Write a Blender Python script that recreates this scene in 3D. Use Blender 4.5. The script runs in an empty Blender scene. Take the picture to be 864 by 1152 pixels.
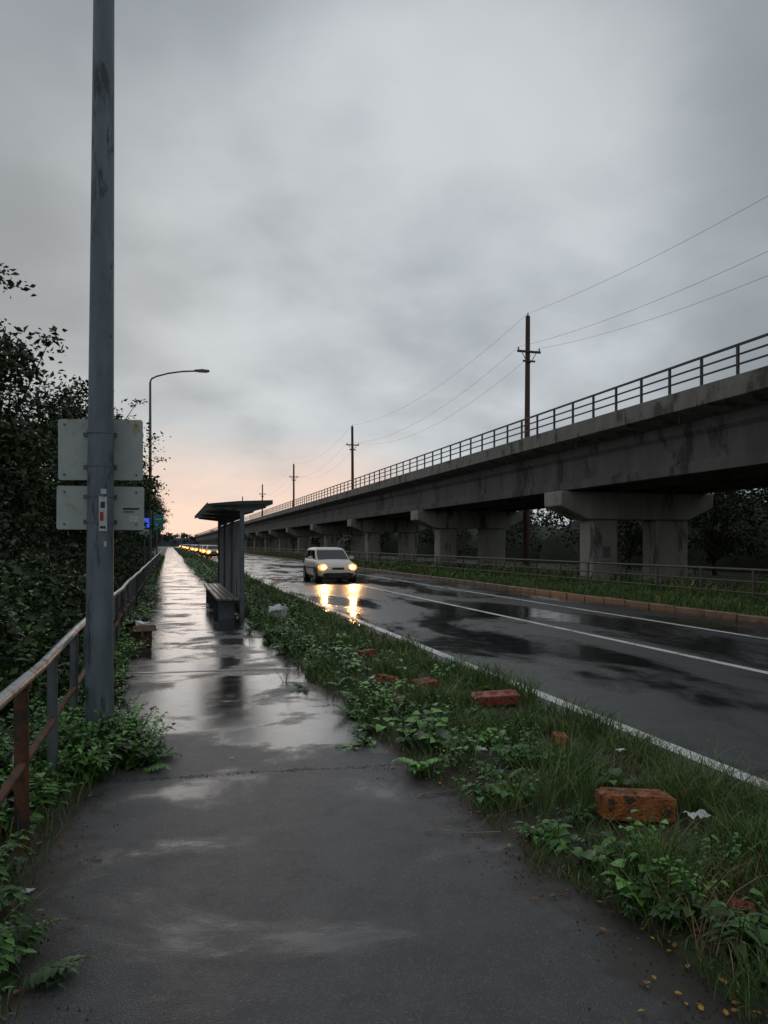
import bpy, math, random
import numpy as np
from mathutils import Vector, noise as mn
random.seed(7); rng=np.random.default_rng(7)
R=math.radians
scene=bpy.context.scene
scene.view_settings.view_transform='Standard'
scene.view_settings.look='None'
scene.view_settings.exposure=0

# ---------------------------------------------------------------- materials
def newmat(name):
    m=bpy.data.materials.new(name); m.use_nodes=True
    nt=m.node_tree; b=nt.nodes['Principled BSDF']
    return m,nt,b
def N(nt,t,**k):
    n=nt.nodes.new(t)
    for a,v in k.items():
        if a in n.inputs: n.inputs[a].default_value=v
        else: setattr(n,a,v)
    return n
def ramp(nt,fac,stops):
    r=nt.nodes.new('ShaderNodeValToRGB'); e=r.color_ramp.elements
    while len(e)<len(stops): e.new(0.5)
    for i,(p,c) in enumerate(stops):
        e[i].position=p
        if not isinstance(c,(tuple,list)): c=(c,c,c)
        e[i].color=(c[0],c[1],c[2],1)
    nt.links.new(fac,r.inputs[0]); return r.outputs[0]
def coords(nt,scale=(1,1,1),world=True):
    if world:
        g=nt.nodes.new('ShaderNodeNewGeometry'); o=g.outputs['Position']
    else:
        g=nt.nodes.new('ShaderNodeTexCoord'); o=g.outputs['Object']
    mp=nt.nodes.new('ShaderNodeMapping'); mp.inputs['Scale'].default_value=scale
    nt.links.new(o,mp.inputs['Vector']); return mp.outputs[0]
def noise_(nt,vec,scale,detail=4,rough=.55,dist=0):
    n=N(nt,'ShaderNodeTexNoise'); n.inputs['Scale'].default_value=scale
    n.inputs['Detail'].default_value=detail; n.inputs['Roughness'].default_value=rough
    n.inputs['Distortion'].default_value=dist
    nt.links.new(vec,n.inputs['Vector']); return n.outputs['Fac']
def mixc(nt,fac,a,b,mode='MIX'):
    m=nt.nodes.new('ShaderNodeMix'); m.data_type='RGBA'; m.blend_type=mode
    def s(i,v):
        if hasattr(v,'links'): nt.links.new(v,m.inputs[i])
        elif isinstance(v,(int,float)): m.inputs[i].default_value=v if i==0 else (v,v,v,1)
        else: m.inputs[i].default_value=(v[0],v[1],v[2],1)
    s(0,fac); s(6,a); s(7,b); return m.outputs[2]
def mathn(nt,op,a,b_=None,c_=None):
    n=nt.nodes.new('ShaderNodeMath'); n.operation=op
    for i,v in enumerate((a,b_,c_)):
        if v is None: continue
        if hasattr(v,'links'): nt.links.new(v,n.inputs[i])
        else: n.inputs[i].default_value=v
    return n.outputs[0]
def maprange(nt,v,a,b,c=0.,d=1.):
    r=nt.nodes.new('ShaderNodeMapRange'); r.interpolation_type='SMOOTHSTEP'; nt.links.new(v,r.inputs[0])
    r.inputs[1].default_value=a;r.inputs[2].default_value=b;r.inputs[3].default_value=c;r.inputs[4].default_value=d; return r.outputs[0]
def bump(nt,b,h,strength,dist=.01):
    n=nt.nodes.new('ShaderNodeBump'); n.inputs['Distance'].default_value=dist
    if hasattr(strength,'links'): nt.links.new(strength,n.inputs['Strength'])
    else: n.inputs['Strength'].default_value=strength
    nt.links.new(h,n.inputs['Height']); nt.links.new(n.outputs[0],b.inputs['Normal'])
def surf(name,c1,c2,scale=3,stretch=(1,1,1),rough=(.5,.8),metal=0,bs=.3,bscale=40,c3=None,s3=1.0,t3=.55,bd=.01,w3=.09):
    m,nt,b=newmat(name); v=coords(nt,stretch)
    f=noise_(nt,v,scale,4,.65)
    col=ramp(nt,f,[(.3,c1),(.7,c2)])
    if c3:
        f3=noise_(nt,v,s3,5,.7,.4); k=ramp(nt,f3,[(t3,0.0),(t3+w3,1.0)])
        col=mixc(nt,k,col,c3)
    nt.links.new(col,b.inputs['Base Color'])
    nt.links.new(ramp(nt,f,[(.3,rough[0]),(.7,rough[1])]),b.inputs['Roughness'])
    b.inputs['Metallic'].default_value=metal
    if bs>0: bump(nt,b,noise_(nt,coords(nt),bscale,3),bs,bd)
    return m
def leafmat(name,stops,rough=.45,scale=.8):
    m,nt,b=newmat(name)
    g=nt.nodes.new('ShaderNodeNewGeometry')
    f=noise_(nt,g.outputs['Position'],scale,1)
    a=mathn(nt,'MULTIPLY_ADD',g.outputs['Random Per Island'],.6,mathn(nt,'MULTIPLY',f,.4))
    nt.links.new(ramp(nt,a,stops),b.inputs['Base Color'])
    b.inputs['Roughness'].default_value=rough
    b.inputs['Specular IOR Level'].default_value=.35
    return m

def wet_asphalt(name,ca,cb,pscale,stretch,rlo,rhi,t0,t1,grain=170,gstr=.5,path=False):
    m,nt,b=newmat(name)
    g=nt.nodes.new('ShaderNodeNewGeometry'); v=g.outputs['Position']
    sx=nt.nodes.new('ShaderNodeSeparateXYZ'); nt.links.new(v,sx.inputs[0])
    vs=coords(nt,stretch)
    big=noise_(nt,vs,pscale,5,.62,.4)
    if path:   # the first bay drains better and is coarser; the bays beyond hold more water
        big=mathn(nt,'ADD',big,maprange(nt,sx.outputs[1],4.6,6.8,-.055,.055))
    wet=ramp(nt,big,[(t0,0.0),(t1,1.0)])
    gr=noise_(nt,v,grain,2,.7); med=noise_(nt,v,4,6,.7,.3)
    col=ramp(nt,gr,[(.35,ca),(.65,cb)])
    col=mixc(nt,ramp(nt,med,[(.38,.0),(.68,.55)]),col,tuple(c*.4 for c in ca))
    sp=noise_(nt,v,grain*.6,1,.5)
    col=mixc(nt,ramp(nt,sp,[(.60,0.0),(.68,.6)]),col,(.15,.145,.14))
    col=mixc(nt,wet,col,tuple(c*.55 for c in ca))
    if path:   # mud washed in from both edges
        d=mathn(nt,'ABSOLUTE',mathn(nt,'SUBTRACT',sx.outputs[0],.58))
        dm=mathn(nt,'ADD',d,mathn(nt,'MULTIPLY',med,.9))
        mud=maprange(nt,dm,1.38,1.62,0,.85)
        col=mixc(nt,mud,col,(.035,.026,.017))
    nt.links.new(col,b.inputs['Base Color'])
    r=ramp(nt,wet,[(0,rhi),(1,rlo)])
    r2=mixc(nt,ramp(nt,med,[(.45,0.0),(.7,.30)]),r,.55)
    if path: r2=mixc(nt,mud,r2,.55)
    nt.links.new(r2,b.inputs['Roughness'])
    inv=ramp(nt,wet,[(0,gstr),(1,gstr*.08)])
    h=mixc(nt,.3,gr,med)
    bump(nt,b,h,inv,.010)
    return m

M={}
M['path']=wet_asphalt('wet_path_asphalt',(.046,.046,.050),(.092,.092,.097),.95,(.72,1.0,1),.07,.40,.45,.56,130,1.0,True)
M['road']=wet_asphalt('wet_road_asphalt',(.032,.033,.036),(.064,.065,.069),.42,(1.0,.34,1),.07,.38,.44,.55,95,.6)
M['soil']=surf('wet_soil',(.022,.016,.010),(.07,.050,.030),6,rough=(.45,.8),bs=.8,bscale=30,c3=(.03,.05,.015),s3=2.5,t3=.5,bd=.03)
M['ground']=surf('grassy_ground',(.025,.040,.014),(.055,.07,.028),1.5,rough=(.7,.9),bs=.6,bscale=9,bd=.05)
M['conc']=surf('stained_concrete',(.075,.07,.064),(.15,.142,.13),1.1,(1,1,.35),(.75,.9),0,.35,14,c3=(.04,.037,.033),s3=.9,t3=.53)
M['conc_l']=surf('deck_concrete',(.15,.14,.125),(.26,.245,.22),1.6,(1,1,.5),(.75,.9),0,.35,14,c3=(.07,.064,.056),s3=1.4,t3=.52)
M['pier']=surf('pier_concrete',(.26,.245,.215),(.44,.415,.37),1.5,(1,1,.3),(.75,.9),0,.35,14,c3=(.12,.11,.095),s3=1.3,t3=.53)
M['kerb']=surf('kerb_concrete_warm_light',(.15,.085,.05),(.30,.19,.13),2.5,rough=(.4,.7),bs=.4,c3=(.06,.045,.03),s3=3)  # warm light on the kerb is put into its orange-brown base colour
M['galv']=surf('galvanised_steel',(.10,.125,.15),(.22,.26,.29),5,(1,1,.22),(.5,.65),.25,.2,50,c3=(.06,.068,.075),s3=9,t3=.54)
M['galv_d']=surf('dull_grey_steel',(.09,.10,.11),(.17,.19,.2),4,rough=(.4,.6),metal=.3,bs=.1,c3=(.10,.05,.025),s3=5,t3=.6)
M['rail']=surf('worn_rail_tube',(.28,.30,.32),(.42,.44,.46),7,(1,1,1),(.3,.5),.5,.15,50,c3=(.10,.05,.03),s3=5,t3=.55)
M['rust']=surf('rusty_steel',(.06,.025,.015),(.17,.062,.026),9,rough=(.55,.8),metal=.1,bs=.5,bscale=70,c3=(.04,.03,.027),s3=6,t3=.50)
M['darksteel']=surf('dark_railing_steel',(.03,.03,.032),(.07,.068,.066),5,rough=(.5,.7),metal=.3,bs=0)
M['farrail']=surf('brown_grey_rail',(.08,.062,.055),(.16,.135,.12),4,rough=(.5,.7),metal=.2,bs=0)
M['signback']=surf('sign_back_aluminium',(.38,.41,.40),(.52,.55,.53),5,rough=(.5,.7),metal=.15,bs=.05,c3=(.40,.33,.14),s3=3.6,t3=.58)
M['white_st']=surf('sticker_white',(.5,.5,.5),(.65,.65,.65),20,rough=(.4,.6),bs=0,c3=(.25,.24,.22),s3=30,t3=.55)
M['red_st']=surf('sticker_red',(.3,.03,.02),(.45,.05,.03),20,rough=(.4,.6),bs=0)
M['black_st']=surf('sticker_black',(.02,.02,.02),(.04,.04,.04),20,rough=(.4,.6),bs=0)
M['poster']=surf('faded_poster',(.03,.03,.03),(.28,.27,.25),9,(1,1,2.5),rough=(.5,.7),bs=0)
M['shroof']=surf('shelter_roof_metal',(.035,.045,.042),(.07,.08,.075),4,rough=(.35,.6),metal=.3,bs=.1)
M['shpanel']=surf('shelter_panel',(.34,.36,.37),(.50,.52,.52),2,(1,1,.4),(.3,.5),0,.05,20,c3=(.17,.17,.16),s3=3,t3=.56)
M['wood']=surf('bench_wood',(.15,.14,.13),(.27,.25,.23),6,(1,.2,1),(.3,.5),0,.3,20)
M['woodpole']=surf('tarred_timber',(.06,.028,.020),(.11,.055,.04),3,(1,1,.15),(.6,.8),0,.3,10)
M['bark']=surf('bark',(.02,.016,.012),(.05,.04,.03),8,(1,1,.3),(.7,.9),0,.8,20)
M['wire']=surf('cable',(.03,.03,.03),(.05,.05,.05),3,bs=0)
M['brick']=surf('worn_orange_brick',(.22,.055,.015),(.55,.19,.04),14,rough=(.3,.65),bs=1,bscale=70,c3=(.055,.03,.018),s3=13,t3=.52,bd=.02)
M['brickred']=surf('red_brick',(.24,.035,.018),(.42,.08,.04),14,rough=(.25,.6),bs=.8,bscale=60,c3=(.05,.025,.02),s3=14,t3=.55,bd=.02)
M['card']=surf('wet_brown_board',(.10,.040,.018),(.19,.075,.03),6,rough=(.4,.7),bs=.4,bscale=30,c3=(.05,.025,.015),s3=7,t3=.52)
M['plastic']=surf('white_plastic_litter',(.6,.61,.62),(.8,.8,.8),8,rough=(.3,.5),bs=.3)
M['cream']=surf('car_paint_cream',(.80,.75,.66),(.84,.80,.72),2,rough=(.3,.38),bs=0)
M['carw']=surf('car_paint_grey',(.25,.26,.27),(.32,.33,.34),2,rough=(.22,.3),bs=0)
M['tyre']=surf('tyre_rubber',(.012,.012,.012),(.02,.02,.02),20,rough=(.7,.85),bs=0)
M['blk']=surf('black_trim',(.015,.015,.016),(.03,.03,.03),10,rough=(.4,.6),bs=0)
M['hub']=surf('wheel_hub',(.3,.3,.3),(.4,.4,.4),10,rough=(.3,.4),metal=.7,bs=0)
def glass(name,c=(.02,.025,.03)):
    m,nt,b=newmat(name); b.inputs['Base Color'].default_value=(*c,1); b.inputs['Roughness'].default_value=.06
    return m
M['glass']=glass('car_glass')
def emit(name,c,s):
    m,nt,b=newmat(name); b.inputs['Base Color'].default_value=(*c,1)
    b.inputs['Emission Color'].default_value=(*c,1); b.inputs['Emission Strength'].default_value=s
    return m
M['head']=emit('headlight_lit',(1,.40,.085),16)
M['headglow']=emit('headlight_glow',(1,.36,.05),1.5)  # amber glow around the lenses, added as an emissive shell
M['headfar']=emit('headlight_lit_weak',(1,.40,.12),7)
M['blinker']=emit('amber_indicator_lit',(1,.30,.03),5)
M['blue']=emit('blue_sign_face',(.04,.10,.75),.9)  # slight glow added to the plate by emission; no lamp behind it
M['teal']=emit('teal_sign_face',(.02,.16,.17),.10)  # faint glow added to this plate too, likewise without a lamp
M['lampglass']=surf('lamp_glass',(.4,.42,.44),(.5,.5,.5),5,rough=(.2,.3),bs=0)
def paint():
    m,nt,b=newmat('worn_road_paint'); v=coords(nt)
    f=noise_(nt,v,14,6,.75); f2=noise_(nt,v,1.2,3)
    a2=mathn(nt,'MULTIPLY',mathn(nt,'ADD',f,f2),.5)
    k=ramp(nt,a2,[(.39,0.0),(.48,1.0)])
    nt.links.new(mixc(nt,k,(.10,.10,.10),(.78,.78,.76)),b.inputs['Base Color'])
    b.inputs['Roughness'].default_value=.4
    return m
M['paint']=paint()
M['tree']=leafmat('tree_leaves',[(.15,(.016,.027,.012)),(.5,(.036,.058,.022)),(.85,(.08,.11,.04))],.5,.5)
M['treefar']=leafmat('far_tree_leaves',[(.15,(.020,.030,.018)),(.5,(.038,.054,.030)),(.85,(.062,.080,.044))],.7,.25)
M['haze']=leafmat('hazy_tree_leaves',[(.2,(.06,.07,.075)),(.8,(.10,.11,.115))],.9,.1)  # distance haze painted in as a lighter, greyer leaf colour
M['weed']=leafmat('weed_leaves',[(.15,(.026,.072,.014)),(.5,(.065,.175,.03)),(.8,(.12,.29,.05)),(.95,(.22,.38,.08))],.4,2)
M['weedb']=leafmat('bright_weed_leaves',[(.2,(.09,.25,.04)),(.8,(.20,.46,.09))],.38,3)
M['weedd']=leafmat('dark_weed_leaves',[(.15,(.018,.045,.013)),(.5,(.04,.09,.024)),(.9,(.08,.16,.04))],.42,2)
M['grass']=leafmat('grass_blades',[(.12,(.034,.066,.015)),(.42,(.075,.145,.032)),(.66,(.14,.235,.05)),(.77,(.20,.20,.07)),(.92,(.36,.27,.14))],.5,1.5)
M['dry']=leafmat('dry_leaves',[(.1,(.12,.035,.015)),(.5,(.32,.12,.03)),(.9,(.65,.44,.05))],.5,5)
M['straw']=leafmat('straw',[(.1,(.14,.09,.045)),(.9,(.42,.32,.18))],.6,5)

# ---------------------------------------------------------------- mesh helpers
class MB:
    def __init__(s): s.v=[];s.f=[];s.m=[]
    def add(s,vs,fs,mat=0):
        o=len(s.v); s.v+= [tuple(p) for p in vs]; s.f+=[tuple(i+o for i in f) for f in fs]; s.m+=[mat]*len(fs)
    def box(s,c,d,mat=0,rz=0,rx=0,ry=0):
        from mathutils import Euler
        q=Euler((rx,ry,rz)).to_matrix(); c=Vector(c)
        vs=[c+q@Vector((x*d[0]/2,y*d[1]/2,z*d[2]/2)) for x in(-1,1) for y in(-1,1) for z in(-1,1)]
        s.add(vs,[(0,1,3,2),(4,6,7,5),(0,4,5,1),(2,3,7,6),(0,2,6,4),(1,5,7,3)],mat)
    def cyl(s,p0,p1,r0,r1=None,n=12,mat=0,caps=True):
        r1=r0 if r1 is None else r1
        p0=Vector(p0);p1=Vector(p1);d=(p1-p0).normalized()
        a=d.orthogonal().normalized(); b=d.cross(a)
        vs=[]
        for p,r in((p0,r0),(p1,r1)):
            for i in range(n):
                t=2*math.pi*i/n; vs.append(p+a*math.cos(t)*r+b*math.sin(t)*r)
        fs=[(i,(i+1)%n,n+(i+1)%n,n+i) for i in range(n)]
        if caps: fs+=[tuple(range(n-1,-1,-1)),tuple(range(n,2*n))]
        s.add(vs,fs,mat)
    def tube(s,pts,r,n=8,mat=0):
        for a,b in zip(pts[:-1],pts[1:]): s.cyl(a,b,r,r,n,mat)
    def prism(s,prof,y0,y1,mat=0,ax='y'):
        n=len(prof)
        if ax=='y': vs=[(x,y0,z) for x,z in prof]+[(x,y1,z) for x,z in prof]
        else: vs=[(y0,x,z) for x,z in prof]+[(y1,x,z) for x,z in prof]
        s.add(vs,[(i,(i+1)%n,n+(i+1)%n,n+i) for i in range(n)]+[tuple(range(n-1,-1,-1)),tuple(range(n,2*n))],mat)
    def sph(s,c,r,mat=0,n=10,sq=(1,1,1)):
        vs=[];fs=[]
        for j in range(n+1):
            ph=math.pi*j/n
            for i in range(2*n):
                t=math.pi*i/n
                vs.append((c[0]+r*sq[0]*math.sin(ph)*math.cos(t),c[1]+r*sq[1]*math.sin(ph)*math.sin(t),c[2]+r*sq[2]*math.cos(ph)))
        for j in range(n):
            for i in range(2*n):
                fs.append((j*2*n+i,j*2*n+(i+1)%(2*n),(j+1)*2*n+(i+1)%(2*n),(j+1)*2*n+i))
        s.add(vs,fs,mat)
    def obj(s,name,mats,parent=None,bevel=0,smooth=True,loc=(0,0,0),subsurf=0):
        me=bpy.data.meshes.new(name); me.from_pydata(s.v,[],s.f)
        for m in mats: me.materials.append(m)
        me.polygons.foreach_set('material_index',s.m)
        me.update()
        import bmesh
        bm=bmesh.new(); bm.from_mesh(me); bmesh.ops.recalc_face_normals(bm,faces=bm.faces); bm.to_mesh(me); bm.free()
        if smooth:
            me.polygons.foreach_set('use_smooth',[True]*len(me.polygons)); me.set_sharp_from_angle(angle=R(38))
        o=bpy.data.objects.new(name,me); scene.collection.objects.link(o); o.location=loc
        if parent: o.parent=parent
        if bevel:
            b=o.modifiers.new('bevel','BEVEL'); b.width=bevel; b.segments=2; b.limit_method='ANGLE'
        if subsurf:
            b=o.modifiers.new('sub','SUBSURF'); b.levels=subsurf; b.render_levels=subsurf
        return o
def empty(name,loc=(0,0,0),rz=0):
    e=bpy.data.objects.new(name,None); e.location=loc; e.rotation_euler=(0,0,rz); e.empty_display_size=.3
    scene.collection.objects.link(e); return e
def trimesh(name,V,F,mats,mi=None,parent=None):
    me=bpy.data.meshes.new(name); nv=len(V); nf=len(F)
    me.vertices.add(nv); me.vertices.foreach_set('co',np.asarray(V,np.float32).ravel())
    me.loops.add(nf*3); me.loops.foreach_set('vertex_index',np.asarray(F,np.int32).ravel())
    me.polygons.add(nf); me.polygons.foreach_set('loop_start',np.arange(0,nf*3,3,dtype=np.int32))
    for m in mats: me.materials.append(m)
    if mi is not None: me.polygons.foreach_set('material_index',np.asarray(mi,np.int32))
    me.update(calc_edges=True); me.validate()
    o=bpy.data.objects.new(name,me); scene.collection.objects.link(o)
    if parent:o.parent=parent
    return o
def nrm(a): return a/np.maximum(np.linalg.norm(a,axis=1,keepdims=True),1e-6)
def rhomb(C,size,flat=.5,asp=.55):
    n=len(C); d=rng.normal(size=(n,3)); d[:,2]*=.6; d=nrm(d)
    up=rng.normal(size=(n,3))*.7; up[:,2]+=flat; up=nrm(up)
    s=nrm(np.cross(d,up)); u=np.cross(s,d)
    L=(size*rng.uniform(.6,1.3,n))[:,None]; W=L*asp*.5
    base=C-d*L*.5; tip=C+d*L*.5-u*L*.12; l=C+s*W+u*W*.35; r=C-s*W+u*W*.35
    V=np.stack([base,l,tip,r],1).reshape(-1,3)
    i=np.arange(n)[:,None]*4
    F=np.concatenate([i+np.array([[0,3,2]]),i+np.array([[0,2,1]])],1).reshape(-1,3)
    return V,F
def leaf8(B,D,U,L,W,droop):
    B=np.asarray(B,float);D=nrm(np.asarray(D,float));U=np.asarray(U,float)
    L=np.asarray(L,float)[:,None];W=np.asarray(W,float)[:,None];droop=np.asarray(droop,float)[:,None]
    S=nrm(np.cross(D,U));Un=np.cross(S,D)
    def P(t,w,h): 
        p=B+D*L*t+S*W*w+Un*W*h; p[:,2]-= (droop*L*t*t)[:,0]; return p
    V=np.stack([P(0,0,0),P(.35,0,0),P(.7,0,0),P(1,0,0),P(.28,.5,.18),P(.66,.38,.14),P(.28,-.5,.18),P(.66,-.38,.14)],1).reshape(-1,3)
    T=np.array([[0,4,1],[1,4,5],[1,5,2],[2,5,3],[0,1,6],[1,7,6],[1,2,7],[2,3,7]])
    i=(np.arange(len(B))*8)[:,None,None]
    return V,(i+T[None]).reshape(-1,3)
def merge(parts):
    Vs=[];Fs=[];mi=[];o=0
    for V,F,k in parts:
        Vs.append(V);Fs.append(F+o);mi.append(np.full(len(F),k));o+=len(V)
    return np.concatenate(Vs),np.concatenate(Fs),np.concatenate(mi)
def nz(x,y,s=1.0,o=0.): return mn.noise(Vector((x*s+o,y*s+o*1.7,o)))
def ss(t): t=max(0,min(1,t)); return t*t*(3-2*t)

# ---------------------------------------------------------------- terrain
def eL(y): return 1.60+.27*math.exp(-max(y-2,-1)/3)+.13*nz(0,y,1.3,3)+.06*nz(0,y,5,9)
def eR(y): return 3.50+.07*nz(0,y,1.1,5)
def eW(y): return -.52+.10*nz(0,y,1.2,13)+.05*nz(0,y,5,19)+.34*math.exp(-((y-6.0)/.8)**2)-.12*math.exp(-((y-4.2)/.8)**2)
def vz(x,y):
    t=min(ss((x-eL(y)+.12)/.3),ss((eR(y)-x+.12)/.25))
    return -.035+t*(.075+.03*nz(x,y,2.2,1)+.02*nz(x,y,7,2))
def lz(x,y):
    t=ss((eW(y)-x+.12)/.35)
    return -.035+t*(.07+.04*nz(x,y,1.7,1)+.02*nz(x,y,6,2))
def field(name,xs,ys,zf,mat):
    vs=[(x,y,zf(x,y)) for y in ys for x in xs]; nx=len(xs)
    fs=[(j*nx+i,j*nx+i+1,(j+1)*nx+i+1,(j+1)*nx+i) for j in range(len(ys)-1) for i in range(nx-1)]
    b=MB(); b.add(vs,fs); return b.obj(name,[mat])
def fr(a,b,s): return list(np.arange(a,b,s))
ys=fr(-4,16,.07)+fr(16,40,.25)+fr(40,120,1)+fr(120,620,10)
field('grass_verge',fr(1.3,3.85,.06),ys,vz,M['soil'])
field('roadside_ground',[-9,-7,-5,-4,-3.2]+fr(-2.6,-.1,.07),ys,lz,M['soil'])
b=MB(); b.add([(-2500,-1500,-.07),(2500,-1500,-.07),(2500,3500,-.07),(-2500,3500,-.07)],[(0,1,2,3)]); b.obj('ground',[M['ground']],smooth=False)
# path slabs, cast in bays with tight joints and slight steps
b=MB(); joints=[-4,.4,5.25,9.6,14.2,18.9,23.5,28.4,33,38,43,48,53,58,64,70,80,95,120,170,250,400,600]
zs_=[0,.008,0,.003,-.002,.003]+[0]*40
for k,(a,c) in enumerate(zip(joints[:-1],joints[1:])):
    nx=60; z=zs_[k]
    def jy(j,x): 
        return j+.05*nz(x,j,1.5,4)+.02*nz(x,j,7,4)-(.10*x if j<30 else 0)
    g=.0035
    vs=[]
    for t,(yy,sgn) in enumerate(((a,1),(a,1),(c,-1),(c,-1))):
        for i in range(nx+1):
            x=-1.0+3.3*i/nx
            off=g if t in(0,3) else g+.05
            zz=z-(.006 if t in(0,3) else 0)
            vs.append((x,jy(yy,x)+sgn*off,zz))
    m=nx+1
    fs=[(r*m+i,r*m+i+1,(r+1)*m+1+i,(r+1)*m+i) for r in range(3) for i in range(nx)]
    o=len(vs); vs+=[(p[0],p[1],-.03) for p in vs[:m]]+[(p[0],p[1],-.03) for p in vs[3*m:4*m]]
    fs+=[(o+i,o+i+1,i+1,i) for i in range(nx)]+[(3*m+i,3*m+1+i,o+m+1+i,o+m+i) for i in range(nx)]
    b.add(vs,fs)
b.obj('footpath',[M['path']],smooth=False)
b=MB(); b.add([(-1.1,-4,-.022),(2.3,-4,-.022),(2.3,600,-.022),(-1.1,600,-.022)],[(0,1,2,3)]); b.obj('path_bedding',[M['soil']],smooth=False)
b=MB(); b.add([(3.2,-10,-.012),(11.6,-10,-.012),(11.6,620,-.012),(3.2,620,-.012)],[(0,1,2,3)]); b.obj('road',[M['road']],smooth=False)
b=MB()
for x,w in((3.82,.15),(7.18,.14),(9.75,.12)):
    b.add([(x-w/2,-10,-.008),(x+w/2,-10,-.008),(x+w/2,600,-.008),(x-w/2,600,-.008)],[(0,1,2,3)])
b.obj('road_markings',[M['paint']],smooth=False)
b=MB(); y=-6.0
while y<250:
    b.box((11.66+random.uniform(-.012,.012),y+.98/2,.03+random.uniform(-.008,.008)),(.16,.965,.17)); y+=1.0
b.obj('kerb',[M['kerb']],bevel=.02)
def rz_(x,y): return .06+.05*nz(x,y,.8,7)-max(0,(x-15.5))*.05*(1 if x<24 else 0)-(.42 if x>=24 else 0)
field('grass_bank',fr(11.75,16,.3)+fr(16,30,1.0)+[35,60],fr(-6,60,.5)+fr(60,200,4)+[300,500,620],rz_,M['ground'])

# ---------------------------------------------------------------- grass
def blades(P,H,W,lean):
    n=len(P); th=rng.uniform(0,2*math.pi,n); s=np.stack([np.cos(th),np.sin(th),np.zeros(n)],1)
    ph=rng.uniform(0,2*math.pi,n); l=np.stack([np.cos(ph),np.sin(ph),np.zeros(n)],1)*(lean*H*rng.uniform(.2,1.3,n))[:,None]
    W=W[:,None]; up=np.zeros((n,3)); up[:,2]=H
    a=P-s*W/2;b_=P+s*W/2
    m=P+up*.55+l*.3; c=m-s*W*.42; d=m+s*W*.42
    m2=P+up*.85+l*.7; e=m2-s*W*.25; f=m2+s*W*.25
    t=P+up*.93+l*1.1
    V=np.stack([a,b_,c,d,e,f,t],1).reshape(-1,3)
    T=np.array([[0,1,3],[0,3,2],[2,3,5],[2,5,4],[4,5,6]]); i=(np.arange(n)*7)[:,None,None]
    return V,(i+T[None]).reshape(-1,3)
def scatter(n,x0,x1,y0,y1,zf,keep=None):
    out=[]
    for _ in range(n):
        x=random.uniform(x0,x1);y=random.uniform(y0,y1)
        if keep and random.random()>keep(x,y): continue
        out.append((x,y,zf(x,y)-.004))
    return np.array(out)
BR=[(2.53,3.62,.26),(2.50,3.38,.22),(3.05,6.62,.26),(3.0,6.35,.24),(2.12,6.9,.18),(2.62,7.45,.2),(2.35,7.9,.2),(2.3,2.55,.14),(2.62,9.9,.22),(2.82,3.45,.1),(2.2,5.0,.1),(2.95,5.2,.16)]
def clear(x,y): return any((x-a)**2+(y-b)**2<r*r for a,b,r in BR)
def kv(x,y):
    if x<eL(y)-.02 or x>eR(y)+.03: return 0
    if clear(x,y): return .12
    k=.35+1.1*nz(x,y,1.6,21)+.35*ss((x-2.2)/.6)
    return max(.10 if x>2.1 else .03,min(1,k+.2))
parts=[]
for (y0,y1,n,h,w) in((1.2,4.5,26000,.14,.0048),(4.5,9,25000,.12,.006),(9,22,22000,.12,.012),(22,60,18000,.15,.03),(60,250,10000,.22,.12)):
    P=scatter(n,1.45,3.65,y0,y1,vz,kv); k=len(P)
    hh=np.array([max(.3,.9+1.7*nz(p[0],p[1],1.9,33))*(.45 if clear(p[0],p[1]) else 1) for p in P])
    parts.append((*blades(P,h*hh*rng.uniform(.5,1.6,k),w*rng.uniform(.6,1.4,k),.9),0))
V,F,mi=merge(parts); trimesh('verge_grass',V,F,[M['grass']],mi)
parts=[]
def kl(x,y): return 0 if x>eW(y)+.03 else .9
for (y0,y1,n,h,w) in((1.5,8,13000,.14,.005),(8,22,11000,.2,.011),(22,90,9000,.25,.04)):
    P=scatter(n,-2.8,-.2,y0,y1,lz,kl); k=len(P)
    parts.append((*blades(P,h*rng.uniform(.5,1.5,k),w*rng.uniform(.6,1.4,k),.8),0))
V,F,mi=merge(parts); trimesh('roadside_grass',V,F,[M['grass']],mi)
parts=[]
for (x0,x1,y0,y1,n,h,w) in((11.75,16,6,30,26000,.16,.018),(11.75,16,30,120,20000,.2,.05),(16,30,10,60,11000,.3,.07)):
    P=scatter(n,x0,x1,y0,y1,rz_); k=len(P)
    hh=np.array([max(.4,.9+1.4*nz(p[0],p[1],.7,33)) for p in P])
    parts.append((*blades(P,h*hh*rng.uniform(.5,1.5,k),w*rng.uniform(.6,1.4,k),.7),0))
V,F,mi=merge(parts); trimesh('bank_grass',V,F,[M['grass']],mi)

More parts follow.
